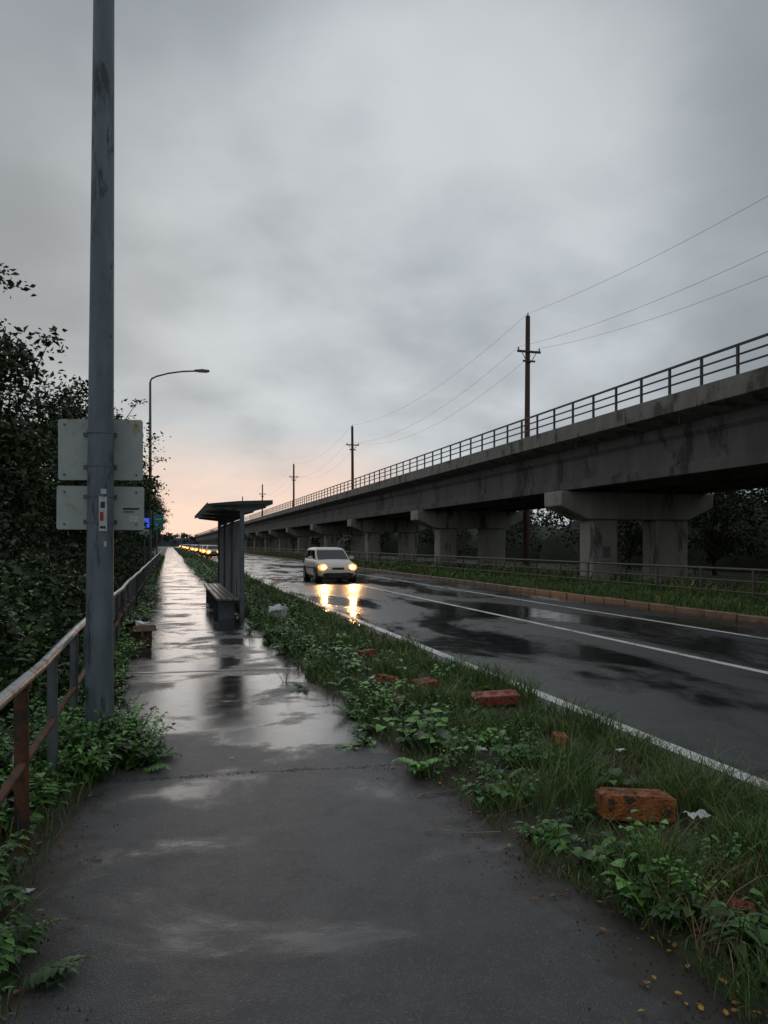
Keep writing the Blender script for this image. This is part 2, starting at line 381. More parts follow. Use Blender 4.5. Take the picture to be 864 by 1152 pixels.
# ---------------------------------------------------------------- weeds
class Leaves:
    def __init__(s): s.B=[];s.D=[];s.U=[];s.L=[];s.W=[];s.dr=[];s.k=[];s.st=[]
    def leaf(s,b,d,L,W,dr=.3,k=0,u=None):
        s.B.append(b);s.D.append(d);s.U.append(u or (random.uniform(-.3,.3),random.uniform(-.3,.3),1));s.L.append(L);s.W.append(W);s.dr.append(dr);s.k.append(k)
    def bush(s,x,y,z,h,spread,stems,L,k=0,asp=.55,per=9):
        for _ in range(stems):
            a=random.uniform(0,6.283); sp=spread*random.uniform(.2,1); hh=h*random.uniform(.5,1.1)
            tip=(x+math.cos(a)*sp,y+math.sin(a)*sp,z+hh)
            s.st.append(((x,y,z),tip))
            for i in range(per):
                t=(i+1)/per; q=t**1.2
                p=(x+(tip[0]-x)*q,y+(tip[1]-y)*q,z+hh*t**.8)
                b_=a+random.uniform(-1.9,1.9)
                l=L*random.uniform(.55,1.2)*(1.1-.45*t)
                s.leaf(p,(math.cos(b_),math.sin(b_),random.uniform(-.1,.7)),l,l*asp,random.uniform(.1,.6),k)
    def fern(s,x,y,z,n,L,k=0):
        for _ in range(n):
            a=random.uniform(0,6.283); l=L*random.uniform(.6,1.2); el=random.uniform(.3,1.1)
            pr=(x,y,z)
            for i in range(1,9):
                t=i/8; rr=l*t*math.cos(el*(1-.5*t)); zz=z+l*math.sin(el)*t*(1.15-.55*t)
                p=(x+math.cos(a)*rr,y+math.sin(a)*rr,zz)
                w=l*.36*math.sin(math.pi*min(.97,t*.75+.2))
                for sg in(-1,1):
                    b_=a+sg*1.05
                    s.leaf(p,(math.cos(b_),math.sin(b_),.15),w,w*.5,.3,k)
                s.st.append((pr,p)); pr=p
            s.leaf(pr,(math.cos(a),math.sin(a),0),l*.2,l*.1,.3,k)
    def build(s,name,mats,stw=.004):
        V,F=leaf8(s.B,s.D,s.U,s.L,s.W,s.dr); k=np.repeat(np.array(s.k),8)
        if s.st:
            A=np.array([a for a,_ in s.st],float);Bq=np.array([b for _,b in s.st],float)
            D=nrm(Bq-A);S=nrm(np.cross(D,np.array([[.7,-.7,.1]]))); T=nrm(np.cross(D,S))
            Vs=np.stack([A+S*stw,A-S*stw*.5+T*stw,A-S*stw*.5-T*stw,Bq+S*stw*.4,Bq-S*stw*.2+T*stw*.4,Bq-S*stw*.2-T*stw*.4],1).reshape(-1,3)
            Tt=np.array([[0,1,4],[0,4,3],[1,2,5],[1,5,4],[2,0,3],[2,3,5]]);i=(np.arange(len(A))*6)[:,None,None]
            Fs=(i+Tt[None]).reshape(-1,3)
            V2=np.concatenate([V,Vs]);F2=np.concatenate([F,Fs+len(V)]);k=np.concatenate([k,np.full(len(Fs),len(mats)-1)])
        else: V2,F2=V,F
        return trimesh(name,V2,F2,mats,k)
W=Leaves()
y=2.6
while y<70:
    sc=1 if y<14 else 1+(y-14)*.03
    x=eL(y)+random.gauss(.18,.18)
    near=y<6
    h=random.uniform(.08,.2) if near else random.uniform(.12,.42)
    if random.random()<(.45 if near else .95) and nz(0,y,.9,61)>-.28 and not clear(x,y):
        k=random.choice([0,0,0,1,2])
        if random.random()<.25: W.fern(x,y,vz(x,y),6,.22*sc,k)
        else: W.bush(x,y,vz(x,y),h*(1 if y<20 else 1.2),.2*sc,random.randint(4,8),random.choice([.05,.075,.1])*sc,k,random.choice([.4,.6,.85]),8 if y<20 else 5)
    y+=random.uniform(.06,.16)*sc
for _ in range(420):
    y=2.2+28*random.random()**1.5; x=random.uniform(1.85,3.35)
    if nz(x,y,1.1,40)<-.05+.12*(x-1.8) or clear(x,y): continue
    sc=1 if y<14 else 1.4
    if random.random()<.35: W.fern(x,y,vz(x,y),5,.17*sc,random.choice([0,2]))
    else: W.bush(x,y,vz(x,y),random.uniform(.06,.3),.16*sc,random.randint(3,6),random.choice([.045,.06,.09])*sc,random.choice([0,0,2,1]),random.choice([.35,.6,.8]),7)
for x,y,h in((3.35,7.2,.36),(3.3,7.6,.25),(2.35,11.5,.65),(2.6,11.7,.5),(3.2,12.8,.4),(2.2,13.2,.5),(1.95,9.4,.45),(2.3,8.6,.4),(2.9,9.2,.35),(2.5,17,.6),(2.8,19,.6),(2.1,16,.5)):
    W.bush(x,y,vz(x,y),h,.07,3,.06,2,.5,12)
def rosette(W,x,y,n,L,k,zf,h=.06,asp=.75):
    a0=random.uniform(0,6)
    for i in range(n):
        a=a0+i*6.283/n+random.uniform(-.3,.3); l=L*random.uniform(.7,1.15)
        hh=h*random.uniform(.5,1.3)
        p=(x+math.cos(a)*.05,y+math.sin(a)*.05,zf(x,y)+hh)
        W.st.append(((x,y,zf(x,y)),p))
        W.leaf(p,(math.cos(a),math.sin(a),random.uniform(0,.45)),l,l*asp,random.uniform(.15,.5),k,(random.uniform(-.3,.3),random.uniform(-.4,.1),1))
for (x,y,n,l,k,h) in((1.98,2.86,6,.13,1,.08),(2.08,2.98,5,.10,0,.05),(2.02,4.1,5,.10,1,.07),(2.1,4.2,4,.08,1,.05),(1.95,5.2,7,.12,1,.1),(2.1,5.35,6,.11,1,.14),(1.85,5.6,5,.1,1,.08),(2.05,5.8,6,.11,1,.12),(2.15,3.2,5,.08,0,.07),(2.5,2.9,4,.08,0,.05),(1.75,4.75,4,.07,1,.05)):
    rosette(W,x,y,n,l,k,vz,h)
for _ in range(110):
    y=random.uniform(3.4,18); x=eL(y)+random.uniform(.02,1.1)
    if clear(x,y): continue
    rosette(W,x,y,random.randint(4,6),random.uniform(.06,.13),random.choice([0,1,1,2]),vz,random.uniform(.04,.2))
W.build('verge_weeds',[M['weed'],M['weedb'],M['weedd'],M['weedd']])
W=Leaves()
for _ in range(26):
    x=random.uniform(-1.15,-.50);y=random.uniform(2.35,3.35); 
    W.fern(x,y,lz(x,y),5,.2,random.choice([0,0,2])); 
    if random.random()<.5: W.bush(x,y,lz(x,y),.14,.14,4,.06,0,.6,7)
for _ in range(60):
    x=random.uniform(-1.1,-.08);y=random.gauss(5.75,.35)
    if x>eW(y)+.12: continue
    if random.random()<.4: W.fern(x,y,lz(x,y),6,.24,0)
    else: W.bush(x,y,lz(x,y),random.uniform(.15,.34),.2,6,.08,random.choice([0,0,1,2]),.7,8)
for _ in range(720):
    y=3.3+27*random.random()**1.3; x=eW(y)-abs(random.gauss(0,.9))-.02
    if x<-3.4: continue
    if y<4.9 and x>-.72: continue
    sc=1 if y<12 else 1.5
    hh=random.uniform(.12,.35)+.22*min(2,max(0,-x-.8))
    if random.random()<.3: W.fern(x,y,lz(x,y),6,.28*sc,random.choice([0,2]))
    else: W.bush(x,y,lz(x,y),hh,.25*sc,random.randint(5,8),.085*sc,random.choice([0,0,2,1]),.65,8)
for x,y,h in((-.95,6.5,.55),(-.8,7.3,.45),(-.85,5.0,.4),(-.62,7.9,.4)): W.bush(x,y,0,h,.12,4,.07,2,.5,12)
for _ in range(26):
    y=random.uniform(6,14); x=random.uniform(-2.6,-1.1); W.bush(x,y,0,random.uniform(.7,1.5),.4,5,.12,random.choice([0,2,1]),.7,14)
W.build('roadside_weeds',[M['weed'],M['weedb'],M['weedd'],M['weedd']])

# shrubs (leafy mass left), lumpy with hollows
C=[]
for _ in range(600):
    y=7+60*random.random()**1.4; x=-1.15-abs(random.gauss(0,1.1)); 
    h=min(2.9,.35+.8*(-x-1.0)+1.3*nz(x,y,.55,50)); 
    if h<.2: continue
    z=random.uniform(.15,1)*h; n=int(random.uniform(50,170)); s_=random.uniform(.6,1.2)
    C.append(rng.normal(size=(n,3))*np.array([.24,.30,.18])*s_+np.array([x,y,z]))
C=np.concatenate(C); C=C[C[:,2]>.02]
V,F=rhomb(C,.11); trimesh('shrub_mass',V,F,[M['tree']])

# ---------------------------------------------------------------- trees
def make_tree(seed,H,rad,nclump,nleaf,ls,mb_name):
    random.seed(seed)
    b=MB(); pts=[Vector((0,0,-.1))]
    for i in range(1,6): pts.append(Vector((random.uniform(-.12,.12)*i*.5,random.uniform(-.12,.12)*i*.5,H*.15*i)))
    for i in range(5): b.cyl(pts[i],pts[i+1],.13*(1-i*.17),.13*(1-(i+1)*.17),8,0)
    cl=[];sz=[]
    for ii in range(nclump):
        while True:
            p=Vector((random.uniform(-1,1),random.uniform(-1,1),random.uniform(-1,1)))
            if .3<p.length<1: break
        f=1-.25*max(0,p.z)
        q=Vector((p.x*rad*f,p.y*rad*f,H*.58+p.z*H*.42)); s0=random.uniform(.6,1.25)
        if ii%6==0:   # stray sprays that break the outline
            p=p.normalized(); q=Vector((p.x*rad*1.18,p.y*rad*1.18,H*.62+p.z*H*.44)); s0=.5
        q*=1+random.uniform(-.08,.12)
        cl.append(q);sz.append(s0)
        s=pts[min(5,max(1,int((q.z-.8)/(H*.15)*.75)))]
        mid=(s+q)*.5+Vector((random.uniform(-.15,.15),random.uniform(-.15,.15),-.12))
        b.cyl(s,mid,.035,.022,5,0,False); b.cyl(mid,q,.022,.008,5,0,False)
    o=b.obj(mb_name,[M['bark'],M['tree']])
    Cs=np.concatenate([rng.normal(size=(int(nleaf*random.uniform(.6,1.3)*s0*s0),3))*np.array([.34,.34,.19])*s0+np.array(q) for q,s0 in zip(cl,sz)])
    Vl,Fl=rhomb(Cs,ls)
    me=o.data; V0=np.zeros(len(me.vertices)*3,np.float32); me.vertices.foreach_get('co',V0); V0=V0.reshape(-1,3)
    me.calc_loop_triangles(); T=np.zeros(len(me.loop_triangles)*3,np.int32); me.loop_triangles.foreach_get('vertices',T); T=T.reshape(-1,3)
    V,F,mi=merge([(V0,T,0),(Vl,Fl,1)])
    bpy.data.objects.remove(o)
    return trimesh(mb_name,V,F,[M['bark'],M['tree']],mi)
src=[make_tree(11,6.6,1.5,58,170,.16,'broadleaf_tree'),make_tree(23,6.4,1.9,64,170,.16,'broadleaf_tree'),make_tree(37,5.9,1.8,58,170,.16,'broadleaf_tree')]
pl=[(-3.65,17,0,.99,0),(-2.75,24.5,1,.98,1),(-2.9,31,2,1.2,0),(-5.3,20.5,2,.92,.5),(-5.0,27,0,.95,2),(-2.9,38,1,1.08,2),(-3.0,45,0,1.05,4),(-3.0,53,2,1.15,1),(-2.9,63,1,1.1,3),(-2.9,75,0,1.15,2),(-3.1,90,1,1.2,5),(-3,106,2,1.3,5),(-3.4,125,1,1.3,2),(-4.2,13.5,2,.72,2),
 (27,26,1,1.0,2),(28,33,2,1.05,3),(30,21,0,.95,1),(29,42,1,1.0,1),(31,29,2,1.1,4),(27.5,19,2,.9,4)]
for i,(x,y,k,s,r) in enumerate(pl):
    if i<3: o=src[i]
    else:
        o=bpy.data.objects.new('broadleaf_tree',src[k].data); scene.collection.objects.link(o)
    o.location=(x,y,-.3 if x>20 else 0); o.scale=(s,s,s); o.rotation_euler=(0,0,r)
random.seed(99)
def band(name,p0,p1,depth,H,step,nl,ls,mat,hv=.3):
    p0=np.array(p0,float);p1=np.array(p1,float);Ln=np.linalg.norm(p1-p0);d=(p1-p0)/Ln;nn=np.array([-d[1],d[0]])
    C=[];t=0
    while t<Ln:
        for _ in range(9):
            u=random.uniform(-.5,.5)*depth; q=p0+d*(t+random.uniform(-step,step))+nn*u
            h=H*(1+hv*2*mn.noise(Vector((q[0]*.13,q[1]*.13,3)))-.25*abs(u)/depth)
            z=h*random.uniform(.05,1)**.6
            C.append(rng.normal(size=(nl,3))*np.array([.7,.7,.5])*(H/7)+np.array([q[0],q[1],z]))
        t+=step
    C=np.concatenate(C);C=C[C[:,2]>0]
    V,F=rhomb(C,ls)
    b=MB(); n=int(Ln/step)+1; rows=6; vs=[]
    for i in range(n+1):
        q=p0+d*(i*Ln/n)
        for j in range(rows):
            a=math.pi*j/(rows-1); h=H*.72*(1+hv*2*mn.noise(Vector((q[0]*.13,q[1]*.13,3))))
            w=depth*.36*(1+.4*mn.noise(Vector((q[0]*.4,q[1]*.4,j))))
            vs.append((q[0]+nn[0]*math.cos(a)*w,q[1]+nn[1]*math.cos(a)*w,-.1+math.sin(a)*h*(1+.2*mn.noise(Vector((q[0],q[1],j+5.))))))
    T=[]
    for i in range(n):
        for j in range(rows-1):
            a=i*rows+j; T+= [[a,a+1,a+rows+1],[a,a+rows+1,a+rows]]
    V,F,mi=merge([(V,F,0),(np.array(vs),np.array(T),0)])
    return trimesh(name,V,F,[mat],mi)
band('tree_mass',(-8.5,8),(-7,60),4,4.6,1.2,50,.3,M['tree'],.3)
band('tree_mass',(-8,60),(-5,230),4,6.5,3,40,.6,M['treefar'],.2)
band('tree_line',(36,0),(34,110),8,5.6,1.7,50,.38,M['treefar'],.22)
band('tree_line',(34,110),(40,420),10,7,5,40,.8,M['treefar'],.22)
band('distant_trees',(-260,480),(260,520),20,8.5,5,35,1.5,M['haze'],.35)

# ---------------------------------------------------------------- viaduct
via=empty('concrete_viaduct',(15.5,29,0))
def child(mb,name,mats,**k):
    o=mb.obj(name,mats,**k); o.parent=via; o.location=(-15.5,-29,0); return o
Y0,Y1=-8,560
segs=[-9+19*i for i in range(0,31)]
b=MB()
for a,c in zip(segs[:-1],segs[1:]):
    g=.02
    prof=[(15.5,5.82),(15.5,6.42),(15.78,6.42),(15.78,6.28),(24.5,6.28),(24.5,6.42),(24.78,6.42),(24.78,5.82),(23.9,5.62),(16.4,5.62)]
    b.prism(prof,a+g,c-g)
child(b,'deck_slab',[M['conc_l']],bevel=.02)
b=MB()
for a,c in zip(segs[:-1],segs[1:]):
    for x in(16.45,18.6,20.9,23.1):
        w=.45
        prof=[(x,5.615),(x,5.3),(x+.12,5.15),(x+.12,4.35),(x-.03,4.2),(x-.03,3.92),(x+w+.03,3.92),(x+w+.03,4.2),(x+w-.12,4.35),(x+w-.12,5.15),(x+w,5.3),(x+w,5.615)]
        b.prism(prof,a+.03,c-.03)
    for t in(.02,.5,.98):
        yy=a+(c-a)*t
        b.box((19.9,yy+(0.25 if t<.1 else -.25 if t>.9 else 0),4.9),(6.6,.22,1.4))
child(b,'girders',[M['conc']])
b=MB(); y=-5.0
while y<150:
    b.cyl((15.9,y,5.5),(15.9,y,5.78),.05,n=8); y+=6.33
child(b,'deck_drains',[M['darksteel']])
b=MB()
for yy in segs[1:26]:
    hw=.75
    prof=[(16.1,3.88),(16.1,3.25),(17.4,2.68),(22.6,2.68),(23.9,3.25),(23.9,3.88)]
    b.prism(prof,yy-hw,yy+hw)
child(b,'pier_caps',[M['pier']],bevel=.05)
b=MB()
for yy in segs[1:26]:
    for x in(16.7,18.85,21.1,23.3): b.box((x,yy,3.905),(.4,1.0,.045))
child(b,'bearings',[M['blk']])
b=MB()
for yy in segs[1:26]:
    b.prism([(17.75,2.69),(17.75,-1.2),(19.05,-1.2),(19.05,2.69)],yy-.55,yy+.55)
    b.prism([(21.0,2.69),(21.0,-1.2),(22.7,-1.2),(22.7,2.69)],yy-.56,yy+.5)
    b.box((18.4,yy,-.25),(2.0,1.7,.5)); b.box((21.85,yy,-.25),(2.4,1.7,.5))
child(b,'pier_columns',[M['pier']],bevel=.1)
b=MB()
b.box((18.45,28.44,1.25),(.36,.012,.5),0); b.box((18.4,28.438,.8),(.5,.012,.10),0)
child(b,'posters',[M['poster']])
b=MB()
for xx in(15.64,24.64):
    y=Y0
    while y<420:
        st=1.5 if y<150 else 3
        b.box((xx,y,6.86),(.07,.07,.92)); y+=st
    for z,t in((7.30,.07),(7.02,.045),(6.74,.045)):
        b.box((xx+.002,(Y0+500)/2,z),(.055,500-Y0,t))
child(b,'parapet_railing',[M['darksteel']])

# roadside railing on far side
b=MB(); y=4.0
while y<260:
    b.cyl((14.8,y,-.1),(14.8,y,.92),.035,n=8); y+=2.0 if y<100 else 4
for z in(.92,.60,.30): b.cyl((14.8,-4,z),(14.8,270,z),.026 if z<.9 else .036,n=8)
b.obj('roadside_railing',[M['farrail']])

# near guard railing
g=empty('pedestrian_railing',(-.72,4.18,0))
def gc(mb,name,mats,**k):
    o=mb.obj(name,mats,**k);o.parent=g;o.location=(.72,-4.18,0);return o
b=MB()
prev=None
for y in [-1+i*1.9 for i in range(48)]:
    p=Vector((-.72+.012*math.sin(y*1.7),y,.90+.008*math.sin(y*.9)))
    if prev: b.cyl(prev,p,.030,n=12)
    prev=p
gc(b,'top_rail',[M['rail']])
b=MB(); prev=None
for y in [-1+i*1.9 for i in range(48)]:
    p=Vector((-.72+.012*math.sin(y*1.3),y,.47+.01*math.sin(y*1.1)))
    if prev: b.cyl(prev,p,.022,n=10)
    prev=p
gc(b,'lower_rail',[M['rust']])
b=MB();c=MB()
for i in range(0,60):
    y=3.1+1.06*i
    if i==1: y=4.18
    t=b if i in(0,1,5,9,14) else c
    r=.036 if i==1 else .032
    t.cyl((-.725,y,-.15),(-.725+random.uniform(-.012,.012),y,.885),r,n=10)
    if i<6: t.cyl((-.725,y,.86),(-.722,y,.885),r*1.25,n=10)
gc(b,'rusty_posts',[M['rust']]);gc(c,'grey_posts',[M['galv_d']])

# ---------------------------------------------------------------- big pole with sign plates
p=empty('utility_pole',(-.53,6.24,0))
b=MB(); seg=[(0,.0,.108),(2.2,.012,.098),(4.5,.028,.086),(6.5,.04,.076),(8.6,.052,.066)]
for a,c in zip(seg[:-1],seg[1:]): b.cyl((a[1],0,a[0]-.15 if a[0]==0 else a[0]),(c[1],0,c[0]),a[2],c[2],28,caps=False)
b.cyl((0,0,-.1),(0,0,.03),.117,.112,28)
b.obj('shaft',[M['galv']],parent=p)
b=MB()
for z in(1.78,1.98,2.22,2.48):
    b.cyl((.01,0,z-.012),(.01,0,z+.012),.104 if z<2.1 else .102,n=28); 
b.obj('clamps',[M['galv']],parent=p)
def arcpatch(mb,z0,z1,a0,a1,r,mat,n=6):
    vs=[]
    for i in range(n+1):
        a=a0+(a1-a0)*i/n
        vs+= [(.013+math.cos(a)*r,math.sin(a)*r,z0),(.013+math.cos(a)*r,math.sin(a)*r,z1)]
    mb.add(vs,[(2*i,2*i+2,2*i+3,2*i+1) for i in range(n)],mat)
b=MB()
arcpatch(b,1.70,1.97,-1.62,-1.05,.1075,0); arcpatch(b,1.88,1.93,-1.5,-1.2,.1085,2); arcpatch(b,1.78,1.85,-1.55,-1.3,.1085,1); arcpatch(b,1.72,1.74,-1.55,-1.15,.1085,2)
arcpatch(b,1.99,2.03,-1.5,-1.1,.1065,0); arcpatch(b,1.58,1.62,-1.3,-1.1,.1085,0)
b.obj('sticker',[M['white_st'],M['red_st'],M['black_st']],parent=p)
def plate(mb,cx,cz,w,h,y,r=.04,t=.006,mat=0,rot=0):
    pts=[]
    for sx,sz,a0 in((1,1,0),(-1,1,90),(-1,-1,180),(1,-1,270)):
        for k in range(5):
            a=R(a0+k*22.5); px=sx*(w/2-r)+math.cos(a)*r; pz=sz*(h/2-r)+math.sin(a)*r
            pts.append((cx+px*math.cos(rot)-pz*math.sin(rot),cz+px*math.sin(rot)+pz*math.cos(rot)))
    mb.prism(pts,y,y+t,mat)
sg=empty('sign_plates',(-.53,6.24,0)); sg.rotation_euler=(0,0,R(-10))
b=MB(); plate(b,-.02,2.36,.66,.49,.125,.02,rot=.004); plate(b,-.02,1.89,.68,.35,.12,.018,rot=-.008)
b.obj('plates',[M['signback']],parent=sg)
b=MB()
for z in(2.22,2.48,1.78,1.98): b.box((-.02,.112,z),(.26,.012,.03))
for x in(-.3,.26):
    for z in(2.16,2.56,1.76,2.02): b.cyl((x,.112,z),(x,.126,z),.008,n=8)
b.obj('brackets',[M['galv_d']],parent=sg)
b=MB(); b.box((.24,.1185,1.80),(.07,.003,.05),0); b.box((.22,.118,1.885),(.13,.003,.014),1); b.box((.2,.118,1.86),(.08,.003,.008),1)
b.obj('labels',[M['white_st'],M['black_st']],parent=sg)

# ---------------------------------------------------------------- street lamp
s=empty('street_lamp',(-.92,39.8,0))
b=MB(); b.cyl((0,0,-.1),(0,0,1.2),.12,.11,16); b.cyl((0,0,1.2),(0,0,9.9),.095,.055,16)
arm=[(0,0,9.9),(.06,0,10.08),(.3,0,10.22),(.9,0,10.42),(1.6,0,10.56),(2.3,0,10.63)]
for q,w in zip(arm[:-1],arm[1:]): b.cyl(q,w,.045,.04,10)
b.obj('mast',[M['galv_d']],parent=s)
b=MB(); b.prism([(2.15,10.60),(2.2,10.67),(2.6,10.73),(2.95,10.70),(2.98,10.65),(2.9,10.61)],-.14,.14)
b.obj('lamp_head',[M['galv_d']],parent=s,bevel=.02)
b=MB(); b.box((2.62,0,10.59),(.45,.2,.03)); b.obj('lamp_lens',[M['lampglass']],parent=s,bevel=.01)
s=empty('blue_sign',(-.86,28.6,0))
b=MB(); b.cyl((0,0,0),(0,0,2.62),.03,n=10); b.obj('post',[M['galv_d']],parent=s)
b=MB(); plate(b,0,2.38,.34,.34,-.045,.03,.01); b.obj('face',[M['blue']],parent=s)
b=MB(); plate(b,0,2.38,.12,.16,-.05,.02,.004); b.obj('symbol',[M['white_st']],parent=s)
b=MB(); plate(b,0,2.05,.34,.2,-.045,.02,.01); b.obj('subplate',[M['signback']],parent=s)
s=empty('direction_sign',(-.75,50,0))
b=MB(); b.cyl((0,0,0),(0,0,3.6),.05,n=10); b.obj('post',[M['galv_d']],parent=s)
b=MB(); plate(b,.1,3.0,.6,1.0,-.07,.06,.02); b.obj('face',[M['teal']],parent=s)
b=MB(); plate(b,.1,3.2,.4,.10,-.075,.02,.004);plate(b,.1,2.85,.4,.10,-.075,.02,.004); b.obj('lettering',[M['signback']],parent=s)

# ---------------------------------------------------------------- bus shelter
s=empty('bus_shelter',(1.47,15.7,0))
b=MB()
for y in(0,2.4,4.8,7.2):
    b.box((0,y,1.15),(.09,.09,2.32))
    b.prism([(.0,2.28),(-.62,2.35),(-.62,2.38),(.5,2.41),(.5,2.36),(.06,2.24)],y-.03,y+.03)
b.box((0,3.6,.12),(.06,7.1,.06));b.box((0,3.6,2.18),(.06,7.1,.07))
b.obj('frame',[M['galv_d']],parent=s,bevel=.008)
b=MB()
for k in range(3):
    for j in range(8):
        y=.09+k*2.4+j*.282+.12
        b.box((.0+(.012 if j%2 else -.0),y,1.14),(.025,.262,1.96))
b.obj('back_panels',[M['shpanel']],parent=s,bevel=.004)
b=MB(); b.prism([(-.70,2.385),(-.70,2.43),(-.1,2.49),(.62,2.52),(.62,2.43)],-.2,7.5,0)
b.obj('roof',[M['shroof']],parent=s,bevel=.01)
b=MB(); b.prism([(-.718,2.37),(-.718,2.45),(-.703,2.45),(-.703,2.37)],-.21,7.51); b.obj('fascia',[M['galv_d']],parent=s)
b=MB()
for y in(.3,2.0,3.9,5.6):
    b.box((-.30,y,.2),(.34,.06,.42))
b.obj('bench_legs',[M['galv_d']],parent=s,bevel=.01)
b=MB()
for x in(-.47,-.35,-.23,-.11): b.box((x,3.0,.44),(.10,6.0,.05))
b.obj('bench_seat',[M['wood']],parent=s,bevel=.01)

# ---------------------------------------------------------------- timber poles + wires
poles=[-3.5,50,104,157,213,270,330]
heads=[]
for i,y in enumerate(poles):
    s=empty('power_pole',(25.6,y,0)); lean=.15*math.sin(i*2.1)
    b=MB(); b.cyl((0,0,-.6),(lean,0,18.6),.25,.17,12); b.obj('post',[M['woodpole']],parent=s)
    b=MB(); b.box((lean*.9,-.2,15.9),(1.9,.12,.16)); b.box((lean*.9,-.2,15.2),(1.0,.1,.13)); 
    b.cyl((-.6+lean,-.2,15.85),(lean,-.15,14.9),.03,n=6); b.cyl((.6+lean,-.2,15.85),(lean,-.15,14.9),.03,n=6)
    b.obj('crossarms',[M['woodpole']],parent=s,bevel=.01)
    b=MB()
    for x in(-.85,0,.85): b.cyl((lean*.9+x,-.2,15.98),(lean*.9+x,-.2,16.2),.06,.04,8)
    b.cyl((lean,0,18.6),(lean,0,18.85),.06,.04,8)
    b.obj('insulators',[M['shroof']],parent=s)
    heads.append([(25.6+lean,y,18.8),(25.6+lean*.9-.85,y-.2,16.2),(25.6+lean*.9+.85,y-.2,16.2)])
b=MB()
for h0,h1 in zip(heads[:-1],heads[1:]):
    for j,(p0,p1) in enumerate(zip(h0,h1)):
        p0=Vector(p0);p1=Vector(p1); n=22; pts=[]
        for k in range(n+1):
            t=k/n; q=p0.lerp(p1,t); q.z-=4*(1.7+.3*j)*t*(1-t); pts.append(q)
        b.tube(pts,.0085,4)
b.obj('overhead_wires',[M['wire']])

